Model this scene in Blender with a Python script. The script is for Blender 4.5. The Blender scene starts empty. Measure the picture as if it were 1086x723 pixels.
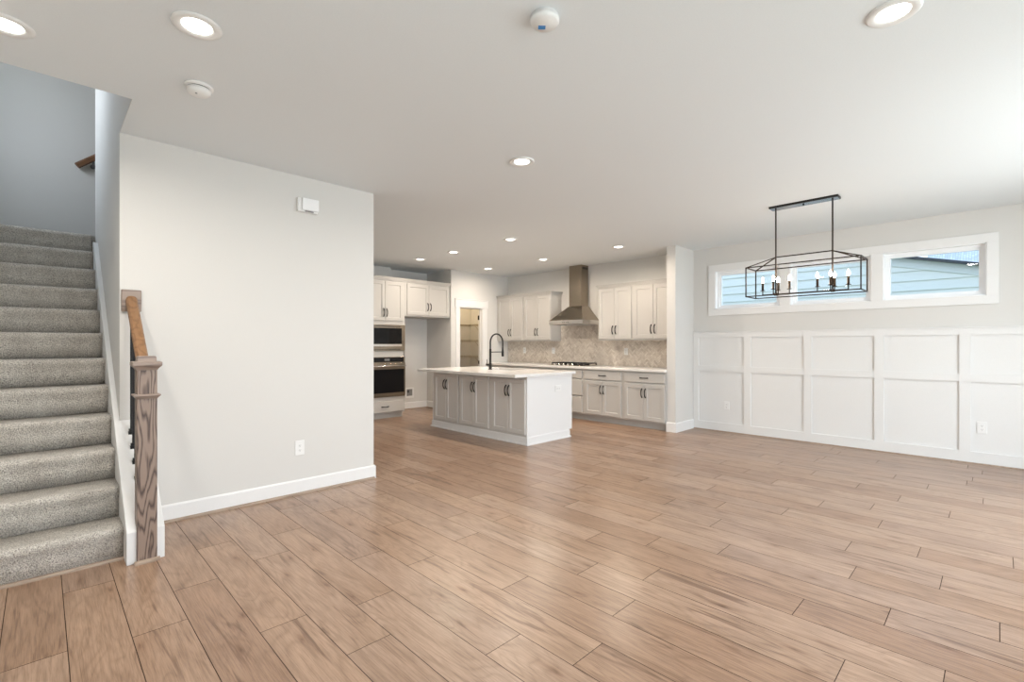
import bpy, bmesh, math, random
from mathutils import Vector, Matrix

C = bpy.context.scene.collection
S = bpy.context.scene
random.seed(7)

# ------------------------------------------------------------------ camera
cam_d = bpy.data.cameras.new('camera')
cam = bpy.data.objects.new('camera', cam_d)
C.objects.link(cam)
cam.location = (0, 0, 1.2857)
cam.rotation_euler = (math.radians(90), 0, math.radians(45.4318 - 90))
cam_d.sensor_fit = 'HORIZONTAL'
cam_d.sensor_width = 36
cam_d.lens = 36 * 507.2252 / 1086
cam_d.shift_y = 3.989 / 1086
cam_d.clip_start = 0.02
S.camera = cam

# ------------------------------------------------------------------ world and light
S.view_settings.view_transform = 'Standard'
S.view_settings.look = 'None'
S.view_settings.exposure = -0.06
S.view_settings.gamma = 1.0
S.view_settings.use_curve_mapping = False

w = bpy.data.worlds.new('sky')
S.world = w
w.use_nodes = True
nt = w.node_tree
bg = nt.nodes['Background']
tc = nt.nodes.new('ShaderNodeTexCoord')
sep = nt.nodes.new('ShaderNodeSeparateXYZ')
rmp = nt.nodes.new('ShaderNodeValToRGB')
nt.links.new(tc.outputs['Generated'], sep.inputs[0])
nt.links.new(sep.outputs['Z'], rmp.inputs[0])
nt.links.new(rmp.outputs[0], bg.inputs[0])
rmp.color_ramp.elements[0].position = 0.0
rmp.color_ramp.elements[0].color = (0.88, 0.94, 1.0, 1)
rmp.color_ramp.elements[1].position = 0.8
rmp.color_ramp.elements[1].color = (0.50, 0.72, 1.0, 1)
bg.inputs[1].default_value = 2.3


def area(name, loc, target, sx, sy, power, col):
    d = bpy.data.lights.new(name, 'AREA')
    d.shape = 'RECTANGLE'
    d.size, d.size_y = sx, sy
    d.energy = power
    d.color = col
    o = bpy.data.objects.new(name, d)
    C.objects.link(o)
    o.location = loc
    o.rotation_euler = (Vector(target) - Vector(loc)).to_track_quat('-Z', 'Y').to_euler()
    return o


DAY = (0.985, 0.985, 0.985)
DOORS = [(0.35, 2.75), (3.55, 5.95)]          # glazed patio doors in the right wall
for (a, b), p in zip(DOORS, (70, 150)):
    area('daylight', ((a + b) / 2, -2.15, 1.75), ((a + b) / 2, 1.8, 1.0), b - a, 2.3, p * 1.2, DAY)
    area('ceiling_fill', ((a + b) / 2, -2.7, 0.1), ((a + b) / 2, 1.2, 2.75), b - a + 0.6, 1.6, p * 0.5, DAY)  # unseen lamp added outside, aimed up to brighten the ceiling
area('daylight', (-1.15, 0.45, 1.45), (2, 0.45, 1.4), 1.5, 1.6, 12, DAY)
area('ceiling_fill', (-1.5, 0.45, 0.3), (1.5, 1.0, 2.75), 1.5, 1.0, 20, DAY)  # another added lamp aimed up at the ceiling, outside the left wall
area('daylight', (-1.15, 5.95, 3.9), (1.2, 6.3, 2.9), 1.2, 1.3, 30, (0.97, 0.975, 1.0))

# ------------------------------------------------------------------ materials


def new_mat(name):
    m = bpy.data.materials.new(name)
    m.use_nodes = True
    n = m.node_tree
    return m, n, n.nodes['Principled BSDF']


def N(n, t, **k):
    o = n.nodes.new(t)
    for a, v in k.items():
        setattr(o, a, v)
    return o


def coords(n, scale=(1, 1, 1), rot=(0, 0, 0)):
    t = N(n, 'ShaderNodeTexCoord')
    mp = N(n, 'ShaderNodeMapping')
    n.links.new(t.outputs['Object'], mp.inputs[0])
    mp.inputs['Scale'].default_value = scale
    mp.inputs['Rotation'].default_value = rot
    return mp.outputs[0]


def ramp(n, fac, stops):
    r = N(n, 'ShaderNodeValToRGB')
    e = r.color_ramp.elements
    while len(e) < len(stops):
        e.new(0.5)
    for el, (p, c) in zip(e, stops):
        el.position = p
        el.color = (*c, 1)
    n.links.new(fac, r.inputs[0])
    return r.outputs[0]


def bump(n, b, h, s, d=0.01):
    bp = N(n, 'ShaderNodeBump')
    bp.inputs['Strength'].default_value = s
    bp.inputs['Distance'].default_value = d
    n.links.new(h, bp.inputs['Height'])
    n.links.new(bp.outputs[0], b.inputs['Normal'])


def paint(name, col, rough=0.6, bs=0.04, sc=160, spec=0.3):
    m, n, b = new_mat(name)
    v = coords(n)
    nz = N(n, 'ShaderNodeTexNoise')
    nz.inputs['Scale'].default_value = sc
    nz.inputs['Detail'].default_value = 3
    n.links.new(v, nz.inputs['Vector'])
    c = ramp(n, nz.outputs[0], [(0.3, tuple(x * 0.985 for x in col)), (0.7, tuple(min(1, x * 1.015) for x in col))])
    n.links.new(c, b.inputs['Base Color'])
    b.inputs['Roughness'].default_value = rough
    b.inputs['Specular IOR Level'].default_value = spec
    if bs:
        bump(n, b, nz.outputs[0], bs, 0.003)
    return m


def metal(name, col, rough=0.3, brushed=None):
    m, n, b = new_mat(name)
    b.inputs['Metallic'].default_value = 1.0
    b.inputs['Base Color'].default_value = (*col, 1)
    v = coords(n, brushed or (40, 40, 40))
    nz = N(n, 'ShaderNodeTexNoise')
    nz.inputs['Scale'].default_value = 6
    n.links.new(v, nz.inputs['Vector'])
    mr = N(n, 'ShaderNodeMapRange')
    mr.inputs['To Min'].default_value = rough * 0.85
    mr.inputs['To Max'].default_value = rough * 1.15
    n.links.new(nz.outputs[0], mr.inputs[0])
    n.links.new(mr.outputs[0], b.inputs['Roughness'])
    return m


def emis(name, col, s):
    m, n, b = new_mat(name)
    b.inputs['Base Color'].default_value = (*col, 1)
    b.inputs['Emission Color'].default_value = (*col, 1)
    b.inputs['Emission Strength'].default_value = s
    return m


def wood(name, c0, c1, c2, axis='Z', ring=9.0, rough=0.45, dist=4.5):
    m, n, b = new_mat(name)
    sc = {'Z': (6.5, 6.5, 1.0), 'Y': (6.5, 1.0, 6.5), 'X': (1.0, 6.5, 6.5)}[axis]
    v = coords(n, sc)
    nz = N(n, 'ShaderNodeTexNoise')
    nz.inputs['Scale'].default_value = 1.3
    nz.inputs['Detail'].default_value = 2
    n.links.new(v, nz.inputs['Vector'])
    mul = N(n, 'ShaderNodeMath', operation='MULTIPLY')
    mul.inputs[1].default_value = ring
    n.links.new(nz.outputs[0], mul.inputs[0])
    fr = N(n, 'ShaderNodeMath', operation='FRACT')
    n.links.new(mul.outputs[0], fr.inputs[0])
    fv = coords(n, {'Z': (260, 260, 8), 'Y': (260, 8, 260), 'X': (8, 260, 260)}[axis])
    fn = N(n, 'ShaderNodeTexNoise')
    fn.inputs['Scale'].default_value = 1.0
    fn.inputs['Detail'].default_value = 3
    n.links.new(fv, fn.inputs['Vector'])
    ad = N(n, 'ShaderNodeMath', operation='MULTIPLY_ADD')
    ad.inputs[1].default_value = 0.5
    ad.inputs[2].default_value = -0.22
    n.links.new(fn.outputs[0], ad.inputs[0])
    sm = N(n, 'ShaderNodeMath', operation='ADD')
    n.links.new(fr.outputs[0], sm.inputs[0])
    n.links.new(ad.outputs[0], sm.inputs[1])
    c = ramp(n, sm.outputs[0], [(0.0, c0), (0.12, c2), (0.3, c1), (0.72, c1), (0.92, c2), (1.0, c0)])
    n.links.new(c, b.inputs['Base Color'])
    b.inputs['Roughness'].default_value = rough
    bump(n, b, fn.outputs[0], 0.08, 0.002)
    return m


M = {}
M['wall'] = paint('wall_paint', (0.665, 0.655, 0.632), 0.7)
M['ceil'] = paint('ceiling_paint', (0.75, 0.785, 0.805), 0.8)
M['trim'] = paint('white_trim_paint', (0.79, 0.79, 0.785), 0.4, 0, spec=0.4)
M['wains'] = paint('wainscot_paint', (0.75, 0.75, 0.74), 0.45, 0, spec=0.35)
M['cab'] = paint('cabinet_paint', (0.50, 0.485, 0.46), 0.42, 0, spec=0.4)
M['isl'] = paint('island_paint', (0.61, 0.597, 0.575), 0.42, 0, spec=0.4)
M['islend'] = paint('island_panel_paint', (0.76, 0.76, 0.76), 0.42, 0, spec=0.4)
M['black'] = paint('black_metal', (0.018, 0.016, 0.015), 0.45, 0, spec=0.3)
M['bronze'] = metal('bronze_metal', (0.06, 0.045, 0.035), 0.4)
M['pale_sheen'] = metal('sheen_metal', (0.30, 0.31, 0.33), 0.22)  # paler than the canopy: its reflected light is put into the colour
M['seam'] = paint('seam_brown', (0.055, 0.035, 0.024), 0.9, 0)
M['iron'] = paint('black_iron', (0.012, 0.012, 0.013), 0.5, 0)
M['steel'] = metal('stainless_steel', (0.33, 0.28, 0.22), 0.22, (3, 3, 300))
M['chrome'] = metal('bright_steel', (0.75, 0.73, 0.70), 0.16)
M['plastic'] = paint('white_plastic', (0.80, 0.80, 0.79), 0.35, 0, spec=0.5)
M['vinyl'] = paint('white_vinyl', (0.88, 0.89, 0.90), 0.3, 0, spec=0.5)
M['dark'] = paint('dark_gap', (0.03, 0.03, 0.03), 0.6, 0)
M['grey'] = paint('grey_plastic', (0.25, 0.25, 0.25), 0.5, 0)
M['blue'] = paint('blue_sticker', (0.05, 0.22, 0.50), 0.5, 0)
M['wire'] = paint('white_wire', (0.42, 0.37, 0.29), 0.4, 0)
M['shoe'] = wood('tan_wood', (0.27, 0.195, 0.145), (0.36, 0.275, 0.21), (0.31, 0.235, 0.175), 'X')
M['newel'] = wood('stained_oak', (0.07, 0.046, 0.036), (0.28, 0.205, 0.162), (0.14, 0.096, 0.075), 'Z', 15)
M['cap'] = wood('stained_oak_cap', (0.17, 0.13, 0.11), (0.30, 0.235, 0.195), (0.24, 0.18, 0.15), 'X', 8)
M['rail'] = wood('honey_oak', (0.19, 0.095, 0.042), (0.27, 0.145, 0.068), (0.235, 0.12, 0.053), 'Y', 7)
M['rail_dark'] = wood('dark_oak', (0.13, 0.06, 0.025), (0.20, 0.095, 0.045), (0.17, 0.08, 0.035), 'X', 7)
M['lamp'] = emis('lamp_diffuser', (1.0, 0.97, 0.90), 7.0)
M['flame'] = emis('lamp_bulb', (1.0, 0.84, 0.66), 85.0)

m, n, b = new_mat('black_glass')
b.inputs['Base Color'].default_value = (0.006, 0.006, 0.007, 1)
b.inputs['Roughness'].default_value = 0.06
b.inputs['Specular IOR Level'].default_value = 0.25
M['bglass'] = m

m, n, b = new_mat('window_glass')
out = n.nodes['Material Output']
tr = N(n, 'ShaderNodeBsdfTransparent')
gl = N(n, 'ShaderNodeBsdfGlossy')
gl.inputs['Roughness'].default_value = 0.02
mx = N(n, 'ShaderNodeMixShader')
mx.inputs[0].default_value = 0.03
tr.inputs[0].default_value = (0.96, 0.985, 1.0, 1)
n.links.new(tr.outputs[0], mx.inputs[1])
n.links.new(gl.outputs[0], mx.inputs[2])
n.links.new(mx.outputs[0], out.inputs[0])
M['glass'] = m

# quartz
m, n, b = new_mat('white_quartz')
v = coords(n)
nz = N(n, 'ShaderNodeTexNoise')
nz.inputs['Scale'].default_value = 9
nz.inputs['Detail'].default_value = 6
n.links.new(v, nz.inputs['Vector'])
n.links.new(ramp(n, nz.outputs[0], [(0.3, (0.74, 0.73, 0.71)), (0.7, (0.80, 0.79, 0.775))]), b.inputs['Base Color'])
b.inputs['Roughness'].default_value = 0.16
M['quartz'] = m

# floor planks: per-plank attribute + grain
m, n, b = new_mat('oak_planks')
at = N(n, 'ShaderNodeAttribute', attribute_name='plank')
sp = N(n, 'ShaderNodeSeparateColor')
n.links.new(at.outputs['Color'], sp.inputs[0])
tco = N(n, 'ShaderNodeTexCoord')
off = N(n, 'ShaderNodeVectorMath', operation='MULTIPLY')
off.inputs[1].default_value = (37.0, 91.0, 53.0)
n.links.new(at.outputs['Color'], off.inputs[0])
ad = N(n, 'ShaderNodeVectorMath', operation='ADD')
n.links.new(tco.outputs['Object'], ad.inputs[0])
n.links.new(off.outputs[0], ad.inputs[1])


def fl_noise(scale, detail, rough, dist, mapscale):
    mp = N(n, 'ShaderNodeMapping')
    mp.inputs['Scale'].default_value = mapscale
    n.links.new(ad.outputs[0], mp.inputs[0])
    z = N(n, 'ShaderNodeTexNoise')
    z.inputs['Scale'].default_value = scale
    z.inputs['Detail'].default_value = detail
    z.inputs['Roughness'].default_value = rough
    z.inputs['Distortion'].default_value = dist
    n.links.new(mp.outputs[0], z.inputs['Vector'])
    return z.outputs[0]


base = ramp(n, sp.outputs[0], [(0.0, (0.295, 0.182, 0.118)), (0.35, (0.36, 0.235, 0.157)), (0.7, (0.385, 0.265, 0.19)), (1.0, (0.325, 0.216, 0.153))])
cloud = fl_noise(1.0, 4, 0.55, 0.6, (9, 2.2, 1))
grain = fl_noise(1.0, 5, 0.72, 0.5, (210, 6.5, 1))
streak = fl_noise(1.0, 3, 0.6, 1.1, (20, 1.3, 1))


def mul_layer(prev, fac, stops):
    cc = ramp(n, fac, stops)
    mixn = N(n, 'ShaderNodeMix', data_type='RGBA', blend_type='MULTIPLY')
    mixn.inputs[0].default_value = 1.0
    n.links.new(prev, mixn.inputs[6])
    n.links.new(cc, mixn.inputs[7])
    return mixn.outputs[2]


col = mul_layer(base, cloud, [(0.3, (0.82, 0.79, 0.76)), (0.5, (0.98, 0.98, 0.98)), (0.75, (1.08, 1.08, 1.08))])
col = mul_layer(col, grain, [(0.36, (0.74, 0.705, 0.675)), (0.57, (1.06, 1.06, 1.06))])
col = mul_layer(col, streak, [(0.31, (0.58, 0.52, 0.48)), (0.40, (0.95, 0.94, 0.93)), (0.5, (1, 1, 1))])
# cathedral figure and knots
fig = fl_noise(1.0, 2, 0.5, 0.8, (5.5, 0.9, 1))
fm = N(n, 'ShaderNodeMath', operation='MULTIPLY')
fm.inputs[1].default_value = 13.0
n.links.new(fig, fm.inputs[0])
ff = N(n, 'ShaderNodeMath', operation='PINGPONG')
ff.inputs[1].default_value = 0.5
n.links.new(fm.outputs[0], ff.inputs[0])
col = mul_layer(col, ff.outputs[0], [(0.0, (0.86, 0.84, 0.82)), (0.22, (1, 1, 1)), (0.5, (1.04, 1.04, 1.04))])
mpk = N(n, 'ShaderNodeMapping')
mpk.inputs['Scale'].default_value = (4.2, 1.25, 1)
n.links.new(ad.outputs[0], mpk.inputs[0])
wk = N(n, 'ShaderNodeVectorMath', operation='MULTIPLY_ADD')
wk.inputs[1].default_value = (0.16, 0.16, 0.0)
n.links.new(mpk.outputs[0], wk.inputs[2])
zk = N(n, 'ShaderNodeTexNoise')
zk.inputs['Scale'].default_value = 5.0
zk.inputs['Detail'].default_value = 3
n.links.new(mpk.outputs[0], zk.inputs['Vector'])
n.links.new(zk.outputs['Color'], wk.inputs[0])
vk = N(n, 'ShaderNodeTexVoronoi', voronoi_dimensions='2D')
vk.inputs['Scale'].default_value = 1.0
n.links.new(wk.outputs[0], vk.inputs['Vector'])
col = mul_layer(col, vk.outputs['Distance'], [(0.0, (0.42, 0.34, 0.29)), (0.025, (0.68, 0.60, 0.54)), (0.07, (0.90, 0.87, 0.85)), (0.16, (1, 1, 1))])
n.links.new(col, b.inputs['Base Color'])
b.inputs['Roughness'].default_value = 0.30
b.inputs['Specular IOR Level'].default_value = 0.55
bump(n, b, grain, 0.05, 0.002)
M['floor'] = m

# carpet
m, n, b = new_mat('grey_carpet')
v = coords(n)
z1 = N(n, 'ShaderNodeTexNoise')
z1.inputs['Scale'].default_value = 170
z1.inputs['Detail'].default_value = 2
z2 = N(n, 'ShaderNodeTexNoise')
z2.inputs['Scale'].default_value = 9
z2.inputs['Detail'].default_value = 3
n.links.new(v, z1.inputs['Vector'])
n.links.new(v, z2.inputs['Vector'])
ca = ramp(n, z1.outputs[0], [(0.30, (0.27, 0.25, 0.225)), (0.48, (0.60, 0.565, 0.515)), (0.66, (0.80, 0.765, 0.71))])
cb = ramp(n, z2.outputs[0], [(0.3, (0.86, 0.85, 0.83)), (0.7, (1.06, 1.06, 1.05))])
mixn = N(n, 'ShaderNodeMix', data_type='RGBA', blend_type='MULTIPLY')
mixn.inputs[0].default_value = 1.0
n.links.new(ca, mixn.inputs[6])
n.links.new(cb, mixn.inputs[7])
n.links.new(mixn.outputs[2], b.inputs['Base Color'])
b.inputs['Roughness'].default_value = 1.0
b.inputs['Specular IOR Level'].default_value = 0.05
b.inputs['Sheen Weight'].default_value = 0.15
bump(n, b, z1.outputs[0], 0.9, 0.012)
M['carpet'] = m

# backsplash tile
m, n, b = new_mat('stone_tile')
at = N(n, 'ShaderNodeAttribute', attribute_name='tile')
spt = N(n, 'ShaderNodeSeparateColor')
n.links.new(at.outputs['Color'], spt.inputs[0])
v = coords(n)
nz = N(n, 'ShaderNodeTexNoise')
nz.inputs['Scale'].default_value = 14
nz.inputs['Detail'].default_value = 5
nz.inputs['Distortion'].default_value = 1.5
n.links.new(v, nz.inputs['Vector'])
tb = ramp(n, spt.outputs[0], [(0.0, (0.54, 0.475, 0.41)), (0.4, (0.65, 0.585, 0.515)), (1.0, (0.74, 0.685, 0.615))])
tv = ramp(n, nz.outputs[0], [(0.3, (0.84, 0.82, 0.80)), (0.65, (1.05, 1.05, 1.05))])
mixn = N(n, 'ShaderNodeMix', data_type='RGBA', blend_type='MULTIPLY')
mixn.inputs[0].default_value = 1.0
n.links.new(tb, mixn.inputs[6])
n.links.new(tv, mixn.inputs[7])
n.links.new(mixn.outputs[2], b.inputs['Base Color'])
b.inputs['Roughness'].default_value = 0.3
M['tile'] = m
M['grout'] = paint('grout', (0.50, 0.46, 0.41), 0.8, 0)

# outdoors
M['siding'] = paint('siding_paint', (0.82, 0.82, 0.775), 0.6, 0.02, 60)
M['outtrim'] = paint('exterior_trim', (0.74, 0.76, 0.74), 0.6, 0)
M['fascia'] = paint('dark_fascia', (0.035, 0.045, 0.06), 0.5, 0)
M['lawn'] = paint('lawn_green', (0.20, 0.27, 0.13), 0.9, 0.3, 30)
m, n, b = new_mat('roof_shingles')
v = coords(n)
br = N(n, 'ShaderNodeTexBrick')
br.inputs['Scale'].default_value = 5
br.inputs['Color1'].default_value = (0.50, 0.52, 0.56, 1)
br.inputs['Color2'].default_value = (0.66, 0.68, 0.73, 1)
br.inputs['Mortar'].default_value = (0.36, 0.38, 0.42, 1)
n.links.new(v, br.inputs['Vector'])
n.links.new(br.outputs[0], b.inputs['Base Color'])
b.inputs['Roughness'].default_value = 0.9
M['shingle'] = m

# ------------------------------------------------------------------ mesh helpers


class MB:
    """collects shapes in world coordinates"""

    def __init__(s):
        s.bm = bmesh.new()
        s.smooth = False

    def poly(s, pts):
        vs = [s.bm.verts.new(p) for p in pts]
        return s.bm.faces.new(vs)

    def box(s, x0, x1, y0, y1, z0, z1):
        v = [s.bm.verts.new((x, y, z)) for z in (z0, z1) for y in (y0, y1) for x in (x0, x1)]
        for f in ((0, 2, 3, 1), (4, 5, 7, 6), (0, 1, 5, 4), (2, 6, 7, 3), (0, 4, 6, 2), (1, 3, 7, 5)):
            s.bm.faces.new([v[i] for i in f])
        return s

    def prism(s, pts, axis, a, b):
        """extrude a 2-D outline along axis; pts are the other two coordinates in xyz order"""
        def mk(p, t):
            q = list(p)
            q.insert('xyz'.index(axis), t)
            return q
        A = [s.bm.verts.new(mk(p, a)) for p in pts]
        B = [s.bm.verts.new(mk(p, b)) for p in pts]
        s.bm.faces.new(A)
        s.bm.faces.new(B[::-1])
        k = len(pts)
        for i in range(k):
            s.bm.faces.new((A[i], B[i], B[(i + 1) % k], A[(i + 1) % k]))
        return s

    def tube(s, pts, r, seg=8, caps=True):
        pts = [Vector(p) for p in pts]
        rr = r if isinstance(r, (list, tuple)) else [r] * len(pts)
        rings = []
        prev = None
        for i, p in enumerate(pts):
            t = (pts[min(i + 1, len(pts) - 1)] - pts[max(i - 1, 0)]).normalized()
            if prev is None:
                u = t.orthogonal().normalized()
            else:
                u = (prev - t * prev.dot(t)).normalized()
            prev = u
            w_ = t.cross(u)
            rings.append([s.bm.verts.new(p + (u * math.cos(2 * math.pi * k / seg) + w_ * math.sin(2 * math.pi * k / seg)) * rr[i]) for k in range(seg)])
        for A, B in zip(rings, rings[1:]):
            for k in range(seg):
                s.bm.faces.new((A[k], A[(k + 1) % seg], B[(k + 1) % seg], B[k])).smooth = True
        if caps:
            s.bm.faces.new(rings[0][::-1])
            s.bm.faces.new(rings[-1])
        return s

    def bar(s, p, q, t):
        """square bar between two points"""
        p, q = Vector(p), Vector(q)
        d = (q - p).normalized()
        up = Vector((0, 0, 1)) if abs(d.z) < 0.95 else Vector((0, 1, 0))
        a = d.cross(up).normalized() * t / 2
        c = d.cross(a).normalized() * t / 2
        A = [s.bm.verts.new(p + x) for x in (a + c, a - c, -a - c, -a + c)]
        B = [s.bm.verts.new(q + x) for x in (a + c, a - c, -a - c, -a + c)]
        s.bm.faces.new(A)
        s.bm.faces.new(B[::-1])
        for i in range(4):
            s.bm.faces.new((A[i], B[i], B[(i + 1) % 4], A[(i + 1) % 4]))
        return s

    def lathe(s, cx, cy, prof, seg=32):
        """prof: list of (r, z)"""
        rings = []
        for r, z in prof:
            if r < 1e-6:
                rings.append([s.bm.verts.new((cx, cy, z))])
            else:
                rings.append([s.bm.verts.new((cx + r * math.cos(2 * math.pi * k / seg), cy + r * math.sin(2 * math.pi * k / seg), z)) for k in range(seg)])
        for A, B in zip(rings, rings[1:]):
            for k in range(seg):
                k2 = (k + 1) % seg
                if len(A) == 1 and len(B) > 1:
                    s.bm.faces.new((A[0], B[k2], B[k])).smooth = True
                elif len(B) == 1 and len(A) > 1:
                    s.bm.faces.new((A[k], A[k2], B[0])).smooth = True
                elif len(A) > 1:
                    s.bm.faces.new((A[k], A[k2], B[k2], B[k])).smooth = True
        return s

    def build(s, name, mat, parent=None, loc=None, bevel=0.0, seg=2, **props):
        """loc: the object's origin in world space (defaults to the root's own origin)"""
        bm = s.bm
        o0 = Vector(loc) if loc is not None else (wloc(parent) if parent else Vector((0, 0, 0)))
        bmesh.ops.recalc_face_normals(bm, faces=bm.faces)
        bmesh.ops.translate(bm, verts=bm.verts, vec=-o0)
        me = bpy.data.meshes.new(name)
        bm.to_mesh(me)
        bm.free()
        o = bpy.data.objects.new(name, me)
        C.objects.link(o)
        me.materials.append(mat)
        if parent:
            o.parent = parent
            o.location = o0 - wloc(parent)
        else:
            o.location = o0
        if bevel:
            md = o.modifiers.new('bevel', 'BEVEL')
            md.width = bevel
            md.segments = seg
            md.limit_method = 'ANGLE'
        for k, v in props.items():
            o[k] = v
        return o


def wloc(o):
    v = Vector((0, 0, 0))
    while o:
        v += o.location
        o = o.parent
    return v


def tag(o, label=None, cat=None, group=None, kind=None):
    for k, v in (('label', label), ('category', cat), ('group', group), ('kind', kind)):
        if v:
            o[k] = v
    return o


def thing(name, loc, label, cat, group=None, kind=None):
    o = bpy.data.objects.new(name, None)
    C.objects.link(o)
    o.location = loc
    o.empty_display_size = 0.1
    return tag(o, label, cat, group, kind)


def struct(name, mb, mat, label, cat, **k):
    return tag(mb.build(name, mat, **k), label, cat, None, 'structure')


def copy_tree(o, loc, label, group=None):
    def cp(x, par):
        c = x.copy()
        C.objects.link(c)
        if par:
            c.parent = par
        for ch in [q for q in allobj if q.parent == x]:
            cp(ch, c)
        return c
    allobj = list(bpy.data.objects)
    r = cp(o, None)
    r.location = loc
    r['label'] = label
    if group:
        r['group'] = group
    return r


# ------------------------------------------------------------------ dimensions
H = 2.743
XF = 7.207            # dining and range wall
YS = 4.231            # wall beside the stairs
YP = 7.437            # pantry wall
XB, YR = -0.70, -1.60  # walls behind the camera

# ------------------------------------------------------------------ floor
joints = {-1: 2.743, 0: 3.386, 1: 2.667, 2: 3.014, 3: 2.311, 4: 3.107, 5: 2.22, 6: 2.704, 7: 2.41, 8: 3.043, 9: 2.496,
          10: 1.652, 11: 1.36, 12: 1.902, 13: 1.58, 14: 1.208, 15: 0.574, 16: 0.214, 17: 0.669, 18: 0.342, 19: -0.065,
          20: 0.591, 21: 1.002, 22: 0.698, 23: 0.255, 25: 0.894, 26: 0.083, 27: 0.444, 28: 0.704}
PW, PL, G = 0.2055, 1.215, 0.0016
mb = MB()
bm = mb.bm
lay = bm.loops.layers.float_color.new('plank')
rf = random.Random(3)
for k in range(-4, 36):
    x0 = 0.0805 + k * PW
    x1 = min(x0 + PW, XF + 0.02)
    if x0 > XF:
        continue
    x0 = max(x0, XB)
    if x1 <= x0:
        continue
    j0 = joints.get(k, rf.uniform(0, PL)) - 6 * PL
    y = j0
    while y < 9.0:
        a, b_ = max(y, YR), min(y + PL, 8.75)
        y += PL
        c = (rf.random(), rf.random(), rf.random(), 1)
        if b_ - a < 0.01:
            continue
        gx, gy, e = G, G, 0.0018
        vs = [bm.verts.new(p) for p in ((x0 + gx, a + gy, 0), (x1 - gx, a + gy, 0), (x1 - gx, b_ - gy, 0), (x0 + gx, b_ - gy, 0))]
        fs = [bm.faces.new(vs)]
        for f in fs:
            for L in f.loops:
                L[lay] = c
for f in bm.faces:
    f.normal_update()
floor = struct('floor', mb, M['floor'], 'tan wood plank floor running through living, dining and kitchen', 'floor')
mb = MB().box(XB - 0.1, XF + 0.14, YR - 0.1, 8.8, -0.12, -0.0019)
mb.build('subfloor', M['seam'], floor)

# ------------------------------------------------------------------ ceiling, with the opening above the stairs
mb = MB()
XO, YO = 0.387, 3.605
mb.box(XB - 0.1, XO, YR - 0.1, YO, H, H + 0.3)
mb.box(XO, XF + 0.14, YR - 0.1, 6.25, H, H + 0.3)
mb.box(2.291, XF + 0.14, 6.25, 8.8, H, H + 0.3)
struct('ceiling', mb, M['ceil'], 'flat pale grey ceiling with an opening above the stairs', 'ceiling')
mb = MB().box(-0.8, 2.4, 3.4, 7.35, 5.3, 5.42)
struct('ceiling_stairwell', mb, M['ceil'], 'upper ceiling high over the stairwell', 'ceiling')

# ------------------------------------------------------------------ walls
T = 0.14
WZ0, WZ1 = 1.815, 2.382
WIN = [(2.092, 2.972), (1.080, 1.965), (0.081, 0.965)]
mb = MB()
mb.box(XF, XF + T, YR - 0.1, 8.8, 0, WZ0)
mb.box(XF, XF + T, YR - 0.1, 8.8, WZ1, H)
ys = [YR - 0.1] + [v for a, b in sorted(WIN) for v in (a, b)] + [8.8]
for a, b in zip(ys[::2], ys[1::2]):
    mb.box(XF, XF + T, a, b, WZ0, WZ1)
struct('wall_far', mb, M['wall'], 'long greige far wall with three high windows and the range wall', 'wall')

XW = 6.612
mb = MB().box(XW, XF, 3.305, 3.442, 0, H)
struct('wall_wing', mb, M['wall'], 'short white wing wall between dining area and range wall', 'wall')

XS = 0.385
mb = MB()
mb.box(XS, 2.291, YS, YS + 0.12, 0, H)
mb.box(2.17, 2.291, YS + 0.12, 8.06, 0, H)
struct('wall_stair', mb, M['wall'], 'plain wall in the middle of the room right of the stairs', 'wall')
mb = MB()
mb.box(XS, XS + 0.12, YS + 0.12, 6.296, 0, 5.3)
mb.box(XS, XS + 0.12, 3.45, YS + 0.12, H + 0.3, 5.3)
mb.box(XS, XS + 0.002, YO, YS, H + 0.0005, H + 0.3)
mb.box(XS, XS + 0.12, YS, YS + 0.12, H, H + 0.3)
mb.box(XS + 0.12, 2.3, 6.18, 6.296, 0, 5.3)
struct('wall_stairwell_side', mb, M['wall'], 'side wall rising along the carpeted stairs', 'wall')
mb = MB()
mb.box(-0.8, 2.4, 7.2, 7.32, 0, 5.3)
struct('wall_stairwell_back', mb, M['wall'], 'back wall of the stairwell above the landing', 'wall')
struct('wall_stairwell_end', MB().box(2.3, 2.4, 6.2, 7.2, 0, 5.3), M['wall'], 'end wall of the stairwell out of sight past the landing', 'wall')
struct('wall_stairwell_front', MB().box(-0.8, XS, YO - 0.12, YO, H + 0.3, 5.3), M['wall'], 'upper wall above the stair opening facing the landing', 'wall')

mb = MB()
# left wall with one window towards the room and one on the landing
lw = [(YR - 0.1, -0.3), (1.2, 6.25), (7.25, 7.32)]
mb.box(XB - 0.12, XB, YR - 0.1, 7.32, 0, 0.65)
mb.box(XB - 0.12, XB, YR - 0.1, -0.3, 0.65, 2.25)
mb.box(XB - 0.12, XB, 1.2, 7.32, 0.65, 2.25)
mb.box(XB - 0.12, XB, YR - 0.1, 7.32, 2.25, 3.25)
mb.box(XB - 0.12, XB, YR - 0.1, 5.3, 3.25, 4.55)
mb.box(XB - 0.12, XB, 6.6, 7.32, 3.25, 4.55)
mb.box(XB - 0.12, XB, YR - 0.1, 7.32, 4.55, 5.3)
struct('wall_left', mb, M['wall'], 'wall on the left behind the camera and beside the stairs', 'wall')

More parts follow.
